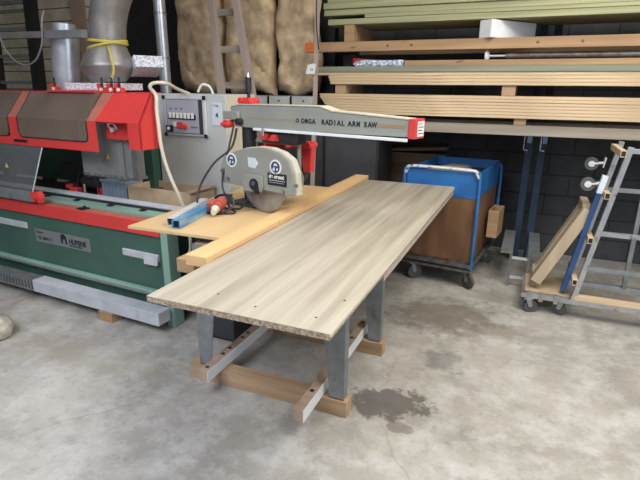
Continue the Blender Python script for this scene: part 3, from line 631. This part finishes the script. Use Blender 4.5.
# ------------------------------------------------------------------ ducts and pipes at the back left
GP = thing('galvanised_pipe', 'upright shiny galvanised pipe standing on the red hood', 'pipe', (-3.44, 3.0, 0))
zt = 1.566
pb = bmesh.new(); a_cyl(pb, (-.02, 0, zt), (.02, 0, 1.98), .108, .104, 36); pipe = link('pipe', pb, 'galv', GP, True)
pr_ = bmesh.new(); a_cyl(pr_, (.02, 0, 1.98), (.026, 0, 2.05), .090, .088, 36); a_cyl(pr_, (.014, 0, 1.90), (.015, 0, 1.91), .109, .109, 36); link('pipe_collar', pr_, 'galv', GP, True)
DU = thing('extraction_duct', 'wide curved grey metal extraction duct with yellow strap above the hood', 'duct', (-3.0, 3.0, 0))
db = bmesh.new(); prof_ = [(1.625, .125), (1.70, .180), (1.73, .193), (1.745, .193), (1.76, .186), (1.875, .133), (1.88, .130)]
rg = []
for z, r in prof_: rg.append([db.verts.new((-.03+(z-1.625)*.12+r*math.cos(2*PI*k/36), r*math.sin(2*PI*k/36), z)) for k in range(36)])
for A, B in zip(rg, rg[1:]):
    for k in range(36): db.faces.new((A[k], A[(k+1) % 36], B[(k+1) % 36], B[k]))
db.faces.new(rg[0][::-1]); db.faces.new(rg[-1]); hopper = link('hopper', db, 'duct', DU, True)
db = bmesh.new(); a_tube(db, [(0, 0, 1.875), (.01, 0, 1.94), (.03, 0, 2.06), (.09, 0, 2.20), (.20, 0, 2.34), (.38, 0, 2.46), (.6, 0, 2.54)], .130, 36, 5); link('duct_bend', db, 'duct', DU, True)
ys = bmesh.new()
for dz_, tl in ((0, .03), (.02, -.01)): a_tube(ys, [(.0+.139*math.cos(a), .139*math.sin(a), 1.885+dz_+tl*math.sin(a+1)) for a in [2*PI*k/32 for k in range(33)]], .011, 6, 1)
ys_ = link('strap', ys, 'yellow', DU, True); tube('strap_tail', [(.10, -.10, 1.87), (.16, -.14, 1.80), (.18, -.15, 1.70), (.16, -.17, 1.63)], .009, 'yellow', ys_, 6)
for (lx, ly, z, a, w_, d_, th, l) in ((-3.0, 2.93, ZT+.0135, 8, .42, .34, .05, 'white speckled foam board lying flat under the duct hopper'), (-2.80, 3.17, 1.70, -30, .19, .22, .09, 'thick white speckled foam offcut tilted beside the duct hopper')):
    s_ = bmesh.new(); a_box(s_, -w_/2, w_/2, -d_/2, d_/2, 0, th, .004)
    o = link('foam_board', s_, 'slab'); o.location = (lx, ly, z); o.rotation_euler = (0, R(-22) if a < 0 else 0, R(a)); tag(o, l, 'foam board', 'speckled foam boards')
WP = thing('vertical_pipe', 'thin shiny vertical pipe rising in the dark recess behind the duct', 'pipe', (-3.40, 4.1, 0))
cyl('pipe', (0, 0, 0), (-.0, 0, 2.9), .055, 'galv', WP, n=24)
for z in (1.85, 2.25): cyl('pipe_joint', (0, 0, z), (0, 0, z+.02), .062, 'steel', WP, n=24)

# gutter bar across the ladder
GB = thing('grey_rail', 'grey metal rail lying level across the black ladder and the galvanised pipe', 'rail', (-3.9, 2.84, 0))
bar('rail', (-.6, 0, 1.975), (.62, 0, 1.955), .045, .045, 'duct', GB); bar('rail_sleeve', (.50, -.005, 1.955), (.86, -.005, 1.952), .055, .055, 'leg', GB)
tube('hanging_cord', [(-.02, -.02, 1.97), (.04, -.03, 1.86), (.14, -.03, 1.77), (.26, -.03, 1.745), (.37, -.03, 1.79), (.45, -.03, 1.90), (.48, -.03, 2.04), (.48, 0, 2.12)], .007, 'leg', GB)
# black ladder, leaning
BL = thing('black_ladder', 'black metal ladder with grey rungs leaning at far left behind the machine', 'ladder', (-4.9, 3.62, 0))
def lad(z, s): return ((.03-.114*(z-1.55)) if s > 0 else (-.60-.114*(z-1.55)), .02+z*.14, z)
bar('ladder_rail', lad(0, 1), lad(2.9, 1), .13, .07, 'dark', BL, (0, 1, 0))
bar('ladder_rail', lad(0, -1), lad(2.9, -1), .13, .07, 'dark', BL, (0, 1, 0))
for k in range(11):
    z = .27+k*.27; bar('rung', lad(z, -1), lad(z, 1), .05, .035, 'leg', BL); bar('rung', Vector(lad(z-.075, -1))+Vector((0, .06, 0)), Vector(lad(z-.075, 1))+Vector((0, .06, 0)), .04, .03, 'leg', BL)
# wooden A ladder
WL = thing('wooden_ladder', 'weathered wooden ladder narrowing upward in front of the brown bales', 'ladder', (-2.45, 3.9, 0))
for s, xb, xt in ((-1, -.06, -.25), (1, .42, -.06)):
    bar('ladder_rail', (xb, 0, 0.0), (xt, 0, 2.75), .06, .045, 'pink_wood', WL, (0, 1, 0))
def lx(s, z): 
    xb, xt = ((-.06, -.25) if s < 0 else (.42, -.06)); return xb+(xt-xb)*z/2.75
for z in (.35, .66, .97, 1.28, 1.61, 1.91, 2.21, 2.5): bar('rung', (lx(-1, z)-.01, .03, z), (lx(1, z)+.01, .03, z), .03, .055, 'grey_x', WL)

# ------------------------------------------------------------------ brown bales hanging on the back
def bale(x0, x1, y, z0, z1, label, seed):
    bm = bmesh.new(); nx, nz = 18, 40
    def pt(u, v, side):
        x = x0+(x1-x0)*u; z = z0+(z1-z0)*v
        e = (1-abs(2*u-1)**9)**.5*(min(1, (v*14)**.5) if v < .08 else 1)
        n_ = noise.noise(Vector((x*3+seed, z*2.2, seed)))*.035+noise.noise(Vector((x*9, z*7, seed)))*.022+noise.noise(Vector((x*22, z*20, seed)))*.008
        fold = .022*math.exp(-((v-.14-.05*math.sin(u*6+seed))/.02)**2)
        return Vector((x+.03*noise.noise(Vector((z*3, seed, 1))), y-side*(.02+.12*max(e, 0)+n_-fold), z+.03*math.sin(u*7+seed)*(1-v)))
    for side in (1, -.25):
        g = [[bm.verts.new(pt(i/nx, j/nz, side)) for i in range(nx+1)] for j in range(nz+1)]
        for j in range(nz):
            for i in range(nx): bm.faces.new((g[j][i], g[j][i+1], g[j+1][i+1], g[j+1][i]))
        if side == 1: G = g
        else:
            for j in range(nz):
                for i in (0, nx): bm.faces.new((G[j][i], G[j+1][i], g[j+1][i], g[j][i]))
            for i in range(nx):
                for j in (0, nz): bm.faces.new((G[j][i], G[j][i+1], g[j][i+1], g[j][i]))
    o = link('insulation_bale', bm, 'bale', None, True); tag(o, label, 'insulation', 'brown insulation bales hanging in a row'); return o
bale(-3.52, -2.98, 4.58, 1.535, 2.95, 'brown hanging insulation bale left of the wooden ladder', 1.3)
bale(-2.94, -2.40, 4.58, 1.535, 2.95, 'brown hanging insulation bale behind the wooden ladder', 4.1)
bale(-2.36, -1.93, 4.58, 1.535, 2.95, 'brown hanging insulation bale beside the leaning stick', 7.7)
# cupboard and grey boxes
CU = thing('dark_cupboard', 'dark steel cupboard standing in shadow behind the saw arm', 'cupboard', (-1.95, 4.25, 0))
box('cupboard_body', -.85, .72, 0, .46, .06, 1.235, 'dark', CU, .005); box('cupboard_base', -.83, .70, .02, .44, 0, .06, 'black', CU, 0)
for x in (-.83, -.31, .21): box('cupboard_door', x, x+.49, -.014, -.001, .09, 1.21, 'charcoal', CU, .004)
for x0, x1, l in ((-2.62, -2.37, 'narrow grey box with a paper label, behind the wooden ladder foot'), (-2.35, -2.13, 'grey metal box at the middle of the row on the dark cupboard'), (-2.11, -1.86, 'grey metal box nearest the leaning stick')):
    o = thing('steel_box', l, 'box', (x0, 4.30, 1.237), 0, 'grey metal boxes under the bales')
    box('box_body', 0, x1-x0, 0, .2, 0, .285, 'steel', o, .006); box('box_lid', .004, x1-x0-.004, -.008, -.001, .2, .28, 'grey_enamel', o, .003)
    if x0 < -2.6: box('paper_label', .14, .21, -.011, -.009, .10, .26, 'label', o, 0)
    else: cyl('lock', ((x1-x0)/2, -.014, .24), ((x1-x0)/2, -.008, .24), .008, 'dark', o)
# leaning stick with tag
SK = thing('wooden_stick', 'thin wooden stick standing upright at the left end of the lumber, tag on it', 'stick', (-1.76, 4.0, 0))
bar('stick', (-.02, 0, 0), (-.0, .12, 2.75), .032, .03, 'pink_wood', SK, (0, 1, 0))
pt = bmesh.new(); a_prism(pt, [(-.10, 1.70), (-.07, 1.80), (.0, 1.815), (.03, 1.80), (.015, 1.70)], -.03, -.028, 'XZ'); tg = link('paper_tag', pt, 'white', SK); tg.location = (-.005, .05, .45); tg.scale = (.74, 1, .74)
text('tag_mark', '25', .04, 'ink', tg, (-.045, -.0305, 1.735)); 
tube('tag_string', [(-.01, .02, 1.81), (.0, .03, 1.86), (.01, .06, 1.88)], .002, 'white', tg, 6)
tube('cable_on_stick', [(.02, -.02, 2.7), (.03, .0, 2.4), (.02, .02, 2.1), (.03, .05, 1.9)], .005, 'black', SK, 6)

# ------------------------------------------------------------------ lumber and rack
LY = 4.25; XR = 1.9
RK = thing('cantilever_rack', 'dark blue steel cantilever rack carrying the lumber, twin posts and floor feet', 'rack', (0, 4.9, 0))
for x in (-.005, .105, 1.32):
    o = box('column', x-.03, x+.03, .02, .12, 0, 2.7, 'rack_blue', RK, .003)
    for z in (1.197,): bar('rack_arm', (x, .02, z+.0255), (x, -.68, z+.0255), .035, .05, 'rack_blue', RK)
hk = bmesh.new()
for x in (-.02, .10): a_box(hk, x-.025, x-.018, -.69, -.685, 1.14, 1.25); a_box(hk, x-.025, x+.01, -.69, -.685, 1.14, 1.147)
link('arm_hook', hk, 'rust', RK)
for x0, x1, l in ((-.115, -.02, 0), (.10, .19, 1)):
    ft = bmesh.new(); a_box(ft, x0, x1, -.72, .02, .292, .30, .001); a_box(ft, x0 if l else x1-.006, x0+.006 if l else x1, -.72, .02, .22, .292); link('base_channel', ft, 'leg', RK)
    bx_ = (x1-.02, x1) if not l else (x0, x0+.02)
    for y in (-.70, .0): box('foot_post', bx_[0], bx_[1], y-.01, y+.01, 0, .291, 'leg', RK, .001)
for z in (.085, .255): box('foot_brace', -.02, .10, -.708, -.685, z-.012, z+.008, 'alu', RK, .001)
def plank(name, x0, z0, z1, m, label, group=None, y0=LY, d=.58, x1=XR, cut=0):
    o = thing(name, label, 'timber', (x0, y0, z0), 0, group); L = x1-x0; h = z1-z0
    bm = bmesh.new(); a_prism(bm, [(0, h), (L, h), (L, 0), (cut, 0)], 0, d, 'XZ', .002); link('board', bm, m, o); return o
plank('support_beam', -1.3, 1.25, 1.328, 'grey_x', 'long grey-brown beam just beneath the lowest pale lumber stack', None, LY+.0, .09)
plank('support_beam', -1.3, 1.25, 1.328, 'grey_x', 'rear grey-brown beam hidden behind the front one', None, LY+.46, .09)
for x, l in ((-.14, 'small wood spacer between the support beam and lowest stack'), (1.2, 'spacer block at the far right under the lowest stack'), (-1.2, 'spacer block under the left end of the lowest stack')): plank('spacer_block', x, 1.329, 1.379, 'brown_x', l, 'spacer blocks', LY+.02, .5, x+.09)
nF = 7; z = 1.38
pos = ('lowest', 'second from bottom', 'third from bottom', 'middle', 'third from top', 'second from top', 'topmost')
for k in range(nF):
    h = (1.548-1.38)/nF
    plank('pale_board', -1.70-.018*k+random.uniform(-.012, .012), z+.0002, z+h-.0004, 'pale_x', '%s pale board in the lowest lumber stack' % pos[k], 'pale boards of the lowest stack', LY+random.uniform(-.006, .006), .56, XR, .015); z += h
for x, l in ((-1.66, 'pale spacer block between the two pale stacks, left end'), (-.255, 'pale spacer block between the two pale stacks, above the cart'), (1.2, 'pale spacer block between the two pale stacks, far right')): plank('spacer_block', x, 1.549, 1.6265, 'pine_x', l, 'spacer blocks', LY+.015, .5, x+.10)
z = 1.628
hs_ = [.025, .025, .026, .026]
for k, h in enumerate(hs_):
    plank('pale_board', (-1.70, -1.71, -1.72, -1.86)[k], z+.0002, z+h-.0004, 'pale_x', '%s pale board of the stack at eye height, under the green one' % ('lowest', 'second', 'third', 'top and longest')[k], 'pale boards of the upper stack', LY+random.uniform(-.006, .006), .56); z += h
plank('green_board', -1.86, z, z+.045, 'green_board', 'greenish grey board lying over the upper pale stack', None, LY-.004, .56); z += .046     # ~1.776
plank('brown_board', -1.05, z, z+.045, 'brown_x', 'thin brown board lying on the green board', None, LY+.03, .40)
o = thing('wrapped_roll', 'silver film wrapped bundle on the lumber below the orange-tipped beam', 'bundle', (-1.50, LY+.02, z))
bm = bmesh.new()
a_prism(bm, [(0, .02), (.03, .045), (.10, .052), (.3, .048), (.44, .05), (.445, 0), (.02, 0)], 0, .2, 'XZ', .008); link('film_bundle', bm, 'film', o, True)
RB = thing('red_clamp_bar', 'dark red steel piece lying behind the film bundle', 'steel piece', (-1.6, LY+.3, z))
bar('bar', (0, 0, .055), (.28, .07, .035), .06, .06, 'red', RB); box('clamp_head', -.08, -.0, -.04, .04, .0, .11, 'dark', RB, .004)
zo = 1.897
for x, l in ((-1.75, 'dark packing block under the left end of the orange-tipped beam'), (.95, 'dark packing block under the right part of the orange-tipped beam')): plank('packing_block', x, 1.777, zo-.001, 'brown_dark', l, 'packing blocks', LY+.44, .13, x+.12)
PS = thing('painted_tube', 'long brownish tube with a white end disc, under the orange-tipped beam', 'tube', (-.40, LY, 1.823))
cyl('tube', (.14, .06, .026), (2.2, .06, .026), .020, 'rust', PS, n=14); cyl('tube_neck', (.02, .06, .026), (.16, .06, .026), .009, 'alu', PS, n=12)
bm = bmesh.new(); a_cyl(bm, (-.012, .06, .026), (.004, .06, .026), .040, .046, 24); a_cyl(bm, (.004, .06, .026), (.022, .06, .026), .046, .02, 24); link('end_disc', bm, 'white', PS, True)
OB = thing('orange_tipped_beam', 'brown beam with an orange painted left end, below the treated boards', 'beam', (-1.94, LY-.01, zo))
box('beam', 0, XR+1.94, 0, .075, 0, .078, 'brown_x', OB, .003); 
op = bmesh.new(); a_box(op, -.002, .13, -.0015, .077, -.001, .03, .002); a_box(op, -.002, .13, -.0015, .077, .034, .079, .002); link('painted_end', op, 'orange', OB)
kn_ = bmesh.new()
for x in (.75, .95, 1.9, 2.2): a_cyl(kn_, (x, -.001, .04), (x, .0005, .04), .011, n=10)
link('knots', kn_, 'brown_dark', OB)
plank('rear_beam', -1.6, zo, zo+.078, 'brown_x', 'beam at the back carrying the treated boards', None, LY+.48, .075)
plank('spacer_post', -1.58, zo+.079, 2.109, 'brown_x', 'stubby brown block between beam and treated boards at left', 'spacers under the treated boards', LY, .55, -1.49)
plank('spacer_post', 1.3, zo+.079, 2.109, 'brown_x', 'stubby brown block under the treated boards at far right', 'spacers under the treated boards', LY, .55, 1.39)
WB = thing('white_block', 'white foam block lying end-on on the orange-tipped beam', 'block', (-.47, LY+.02, zo+.079), -38)
bm = bmesh.new(); a_box(bm, 0, .12, 0, .50, 0, .128, .005); link('block', bm, 'white_paint', WB)
z = 2.111
for k, (x0, h) in enumerate(((-1.73, .047), (-1.40, .028), (-1.77, .05), (-1.77, .05), (-1.74, .05))):
    plank('treated_board', x0, z+.0005, z+h-.0015, 'treated_x', '%s greenish treated board of the topmost stack' % ('lowest', 'thin second', 'third', 'fourth', 'uppermost')[k], 'treated boards of the topmost stack', LY+random.uniform(-.012, .005), .58, XR); z += h

# ------------------------------------------------------------------ blue cart
CT = thing('blue_cart', 'blue-topped workshop cart with plywood sides and tubular frame on casters', 'cart', (-.32, 3.95, 0), -7)
W_, D_ = .615, .88
for y, q in ((0, 0), (D_, -.04)):
    fr = bmesh.new(); a_tube(fr, [(-W_, y, .18), (-W_, y, .90+q), (-W_+.025, y, .965+q), (-W_+.08, y, .99+q), (-.08, y, .99+q), (-.025, y, .965+q), (0, y, .90+q), (0, y, .18)], .013, 10, 4)
    link('end_frame', fr, 'blue', CT, True)
ha = bmesh.new(); a_tube(ha, [(-W_+.008, -.001, .935), (-W_+.027, -.001, .968), (-W_+.08, -.001, .992), (-.08, -.001, .992), (-.027, -.001, .968), (-.008, -.001, .935)], .0138, 10, 4); hh = link('handle', ha, 'worn_handle', CT, True); hh['label'] = 'worn bare metal top of the handle frame'
tb = bmesh.new()
x0, x1, y0, y1 = -W_+.018, -.018, .016, D_-.016
for a in ((x0, x1, y0, y0+.006), (x0, x1, y1-.006, y1), (x0, x0+.006, y0+.006, y1-.006), (x1-.006, x1, y0+.006, y1-.006)): a_box(tb, *a, .77, .972, .001)
a_box(tb, x0, x1, y0, y1, .765, .77); link('top_tray', tb, 'blue', CT)
bb = bmesh.new(); 
for a in ((x0+.004, x1-.004, y0+.004, y0+.016), (x0+.004, x1-.004, y1-.016, y1-.004), (x0+.004, x0+.016, y0+.017, y1-.017), (x1-.016, x1-.004, y0+.017, y1-.017)): a_box(bb, *a, .235, .765, .001)
link('plywood_body', bb, 'cart_ply', CT)
lf = bmesh.new()
for y in (0, D_): a_bar(lf, (-W_, y, .205), (0, y, .205), .022, .03)
for x in (-W_, 0): a_bar(lf, (x, 0, .205), (x, D_, .205), .022, .03)
a_box(lf, -W_+.02, -.02, .02, D_-.02, .215, .234); a_bar(lf, (-W_, -.0, .16), (0, -.0, .16), .018, .02); link('lower_frame', lf, 'rust', CT)
for x, y, a in ((-W_+.11, .03, .7), (-.04, .05, -.6), (-W_+.06, D_-.1, .2), (-.06, D_-.1, .2)): caster(CT, (x, y, .15), .062, a, 'leg', 'rubber')
for x in (x1+.0005,): box('corner_brace', x, x+.004, .05, .12, .70, .80, 'blue', CT, 0)
sbx = bmesh.new()
for a in ((.014, .10, .42, .43), (.014, .10, .66, .67), (.09, .10, .43, .66), (.014, .022, .43, .66)): a_box(sbx, *a, .37, .60, .001)
a_box(sbx, .014, .10, .42, .67, .36, .37); sd = link('side_box', sbx, 'brown_x', CT)
# offcuts in the cart tray
for k, (x, y, a, z, w_, l_) in enumerate(((-.30, .45, 10, .90, .22, .5), (-.36, .40, -16, .925, .16, .42))):
    o = bmesh.new(); a_box(o, -w_/2, w_/2, -l_/2, l_/2, 0, .022, .002)
    ob = link('grey_offcut', o, 'grey_x'); m0 = Matrix.Translation((-.32, 3.95, 0))@Matrix.Rotation(R(-7), 4, 'Z')@Matrix.Translation((x, y, z))@Matrix.Rotation(R(a), 4, 'Z')
    ob.matrix_world = m0; tag(ob, ('grey wood offcut lying in the blue cart tray, lower one', 'narrower grey wood offcut lying on top in the blue cart tray')[k], 'offcut', 'offcuts in the cart tray')
fillb = bmesh.new(); a_box(fillb, x0+.01, x1-.01, y0+.02, y1-.02, .772, .897, .01)
fo = link('scrap_pile', fillb, 'charcoal'); fo.matrix_world = Matrix.Translation((-.32, 3.95, 0))@Matrix.Rotation(R(-7), 4, 'Z'); tag(fo, 'dark bundle filling the blue cart tray beneath the offcuts', 'bundle')
# brown boards behind cart
OP = thing('old_chest', 'tall brown wooden chest standing behind the blue cart', 'chest', (-1.0, 4.92, 0))
box('chest_body', -.29, .25, 0, .25, 0, .98, 'brown_dark', OP, .004); bar('chest_lid', (-.31, .11, 1.005), (.27, .11, 1.045), .28, .03, 'brown_dark', OP)

# ------------------------------------------------------------------ A-frame trolley
FT = thing('frame_trolley', 'aluminium A-frame trolley with slanted rungs at the right edge', 'trolley', (.10, 3.72, 0))
def fx(x): return x-.10
bs = bmesh.new()
a_bar(bs, (fx(.08), 0, .135), (1.6, 0, .135), .035, .035); a_bar(bs, (fx(.08), .42, .135), (1.6, .42, .135), .035, .035)
a_bar(bs, (fx(.10), 0, .135), (fx(.10), .42, .135), .035, .035); a_bar(bs, (1.58, 0, .135), (1.58, .42, .135), .035, .035); a_bar(bs, (fx(.42), 0, .135), (fx(.42), .42, .135), .035, .035)
link('base_frame', bs, 'frame_steel', FT)
box('timber_ledge', fx(.43), 1.40, -.02, .04, .153, .185, 'pale_x', FT, .002)
box('deck_plate', fx(.10), fx(.41), .02, .40, .153, .165, 'box_board', FT, .002)
for x in (.12, .20, .30):
    bm = bmesh.new(); a_box(bm, fx(x), fx(x)+.03, -.022, -.005, .10, .17, .002)
    link('frame_clip', bm, 'steel', FT)
for x, y, a in ((.13, .0, .3), (.37, .03, 2.6), (.13, .4, .2), (1.45, .05, .1), (1.45, .38, .1)): caster(FT, (fx(x), y, .115), .048, a, 'steel', 'rubber')
def rx(z): return fx(.43+(.60-.43)*(z-.17)/1.05)
for y in (0, .40):
    bar('slanted_rail', (rx(.15), y, .15), (rx(1.25), y, 1.25), .034, .034, 'frame_steel', FT, (0, 1, 0))
for z in (1.21, .93, .615, .30):
    bar('rung', (rx(z)-.038, -.055, z), (rx(z)-.038, .42, z), .034, .042, 'pale_x', FT, bev=0, hollow=.004)
    bar('rung_bore', (rx(z)-.038, -.05, z), (rx(z)-.038, .41, z), .025, .033, 'ink', FT, bev=0)['label'] = 'dark hollow of the rung'
for z, zz in ((1.225, 1.225), (.66, .66), (.40, .40)): bar('cross_tube', (rx(z), 0, zz), (1.35, 0, zz), .03, .03, 'frame_steel' if z != .40 else 'leg', FT)
bar('cross_tube', (rx(.9), .40, .9), (1.35, .40, .9), .03, .03, 'leg', FT)
for y in (0, .40): bar('end_post', (1.35, y, .15), (1.35, y, 1.27), .034, .034, 'frame_steel', FT, (0, 1, 0))
bar('inner_post', (fx(.80), .40, .15), (fx(.80), .40, 1.25), .03, .03, 'leg', FT, (0, 1, 0))
# leaning dolly
LD = thing('leaning_dolly', 'beige wooden dolly with blue bar and two casters tipped up against the trolley', 'dolly', (.14, 3.80, .168))
def ld(x, z, y=0): return (x-.14, y, z-.168)
dirv = Vector((.48-.15, 0, 1.00-.20)).normalized()
bar('wooden_side', ld(.165, .225, .02), ld(.435, .80, .02), .11, .075, 'dolly_wood', LD, (-1, 0, .5))
bar('wooden_side', ld(.165, .215, .28), ld(.425, .78, .28), .11, .045, 'dolly_wood', LD, (-1, 0, .5))
bar('wooden_end', ld(.165, .215, .03), ld(.165, .215, .30), .05, .09, 'dolly_wood', LD)
bar('wooden_end', ld(.42, .79, .03), ld(.42, .79, .30), .05, .09, 'dolly_wood', LD)
b_ = bar('blue_bar', ld(.355, .19, -.03), ld(.475, .93, -.03), .035, .05, 'blue_bar', LD, (0, 1, 0)); b_['label'] = 'dark blue steel bar'
bar('bar_tip', ld(.475, .93, -.03), ld(.495, 1.05, -.03), .036, .051, 'label', LD, (0, 1, 0))['label'] = 'pale worn upper end of the blue bar'
for (x, z, y) in ((.40, .985, -.02), (.43, 1.09, .25)):
    fk = bmesh.new(); a_bar(fk, ld(x, z, y), ld(x+.075, z+.012, y), .04, .012); a_bar(fk, ld(x+.075, z-.02, y), ld(x+.085, z+.05, y), .06, .008); c_ = link('caster', fk, 'alu', LD)
    cyl('wheel', ld(x, z, y-.016), ld(x, z, y+.016), .046, 'rubber', c_, n=28); cyl('hub', ld(x, z, y-.019), ld(x, z, y+.019), .022, 'alu', c_, n=16)
# sack corner at the left edge
bm = bmesh.new(); bmesh.ops.create_icosphere(bm, subdivisions=4, radius=.16)
for v in bm.verts:
    n_ = noise.noise(v.co*9)*.02+noise.noise(v.co*20)*.008; v.co = Vector((v.co.x*1.1, v.co.y*.7, max(-.05, v.co.z*.62)))*(1+n_*6)
    v.co.z = max(v.co.z, -.058)+.058
o = link('plastic_sack', bm, mat('sack_plastic', (.50, .47, .40), .35, col2=(.28, .25, .20), scale=22), None, True); o.location = (-3.16, 1.86, .001)
tag(o, 'crumpled pale plastic sack at the left edge of the floor', 'sack')
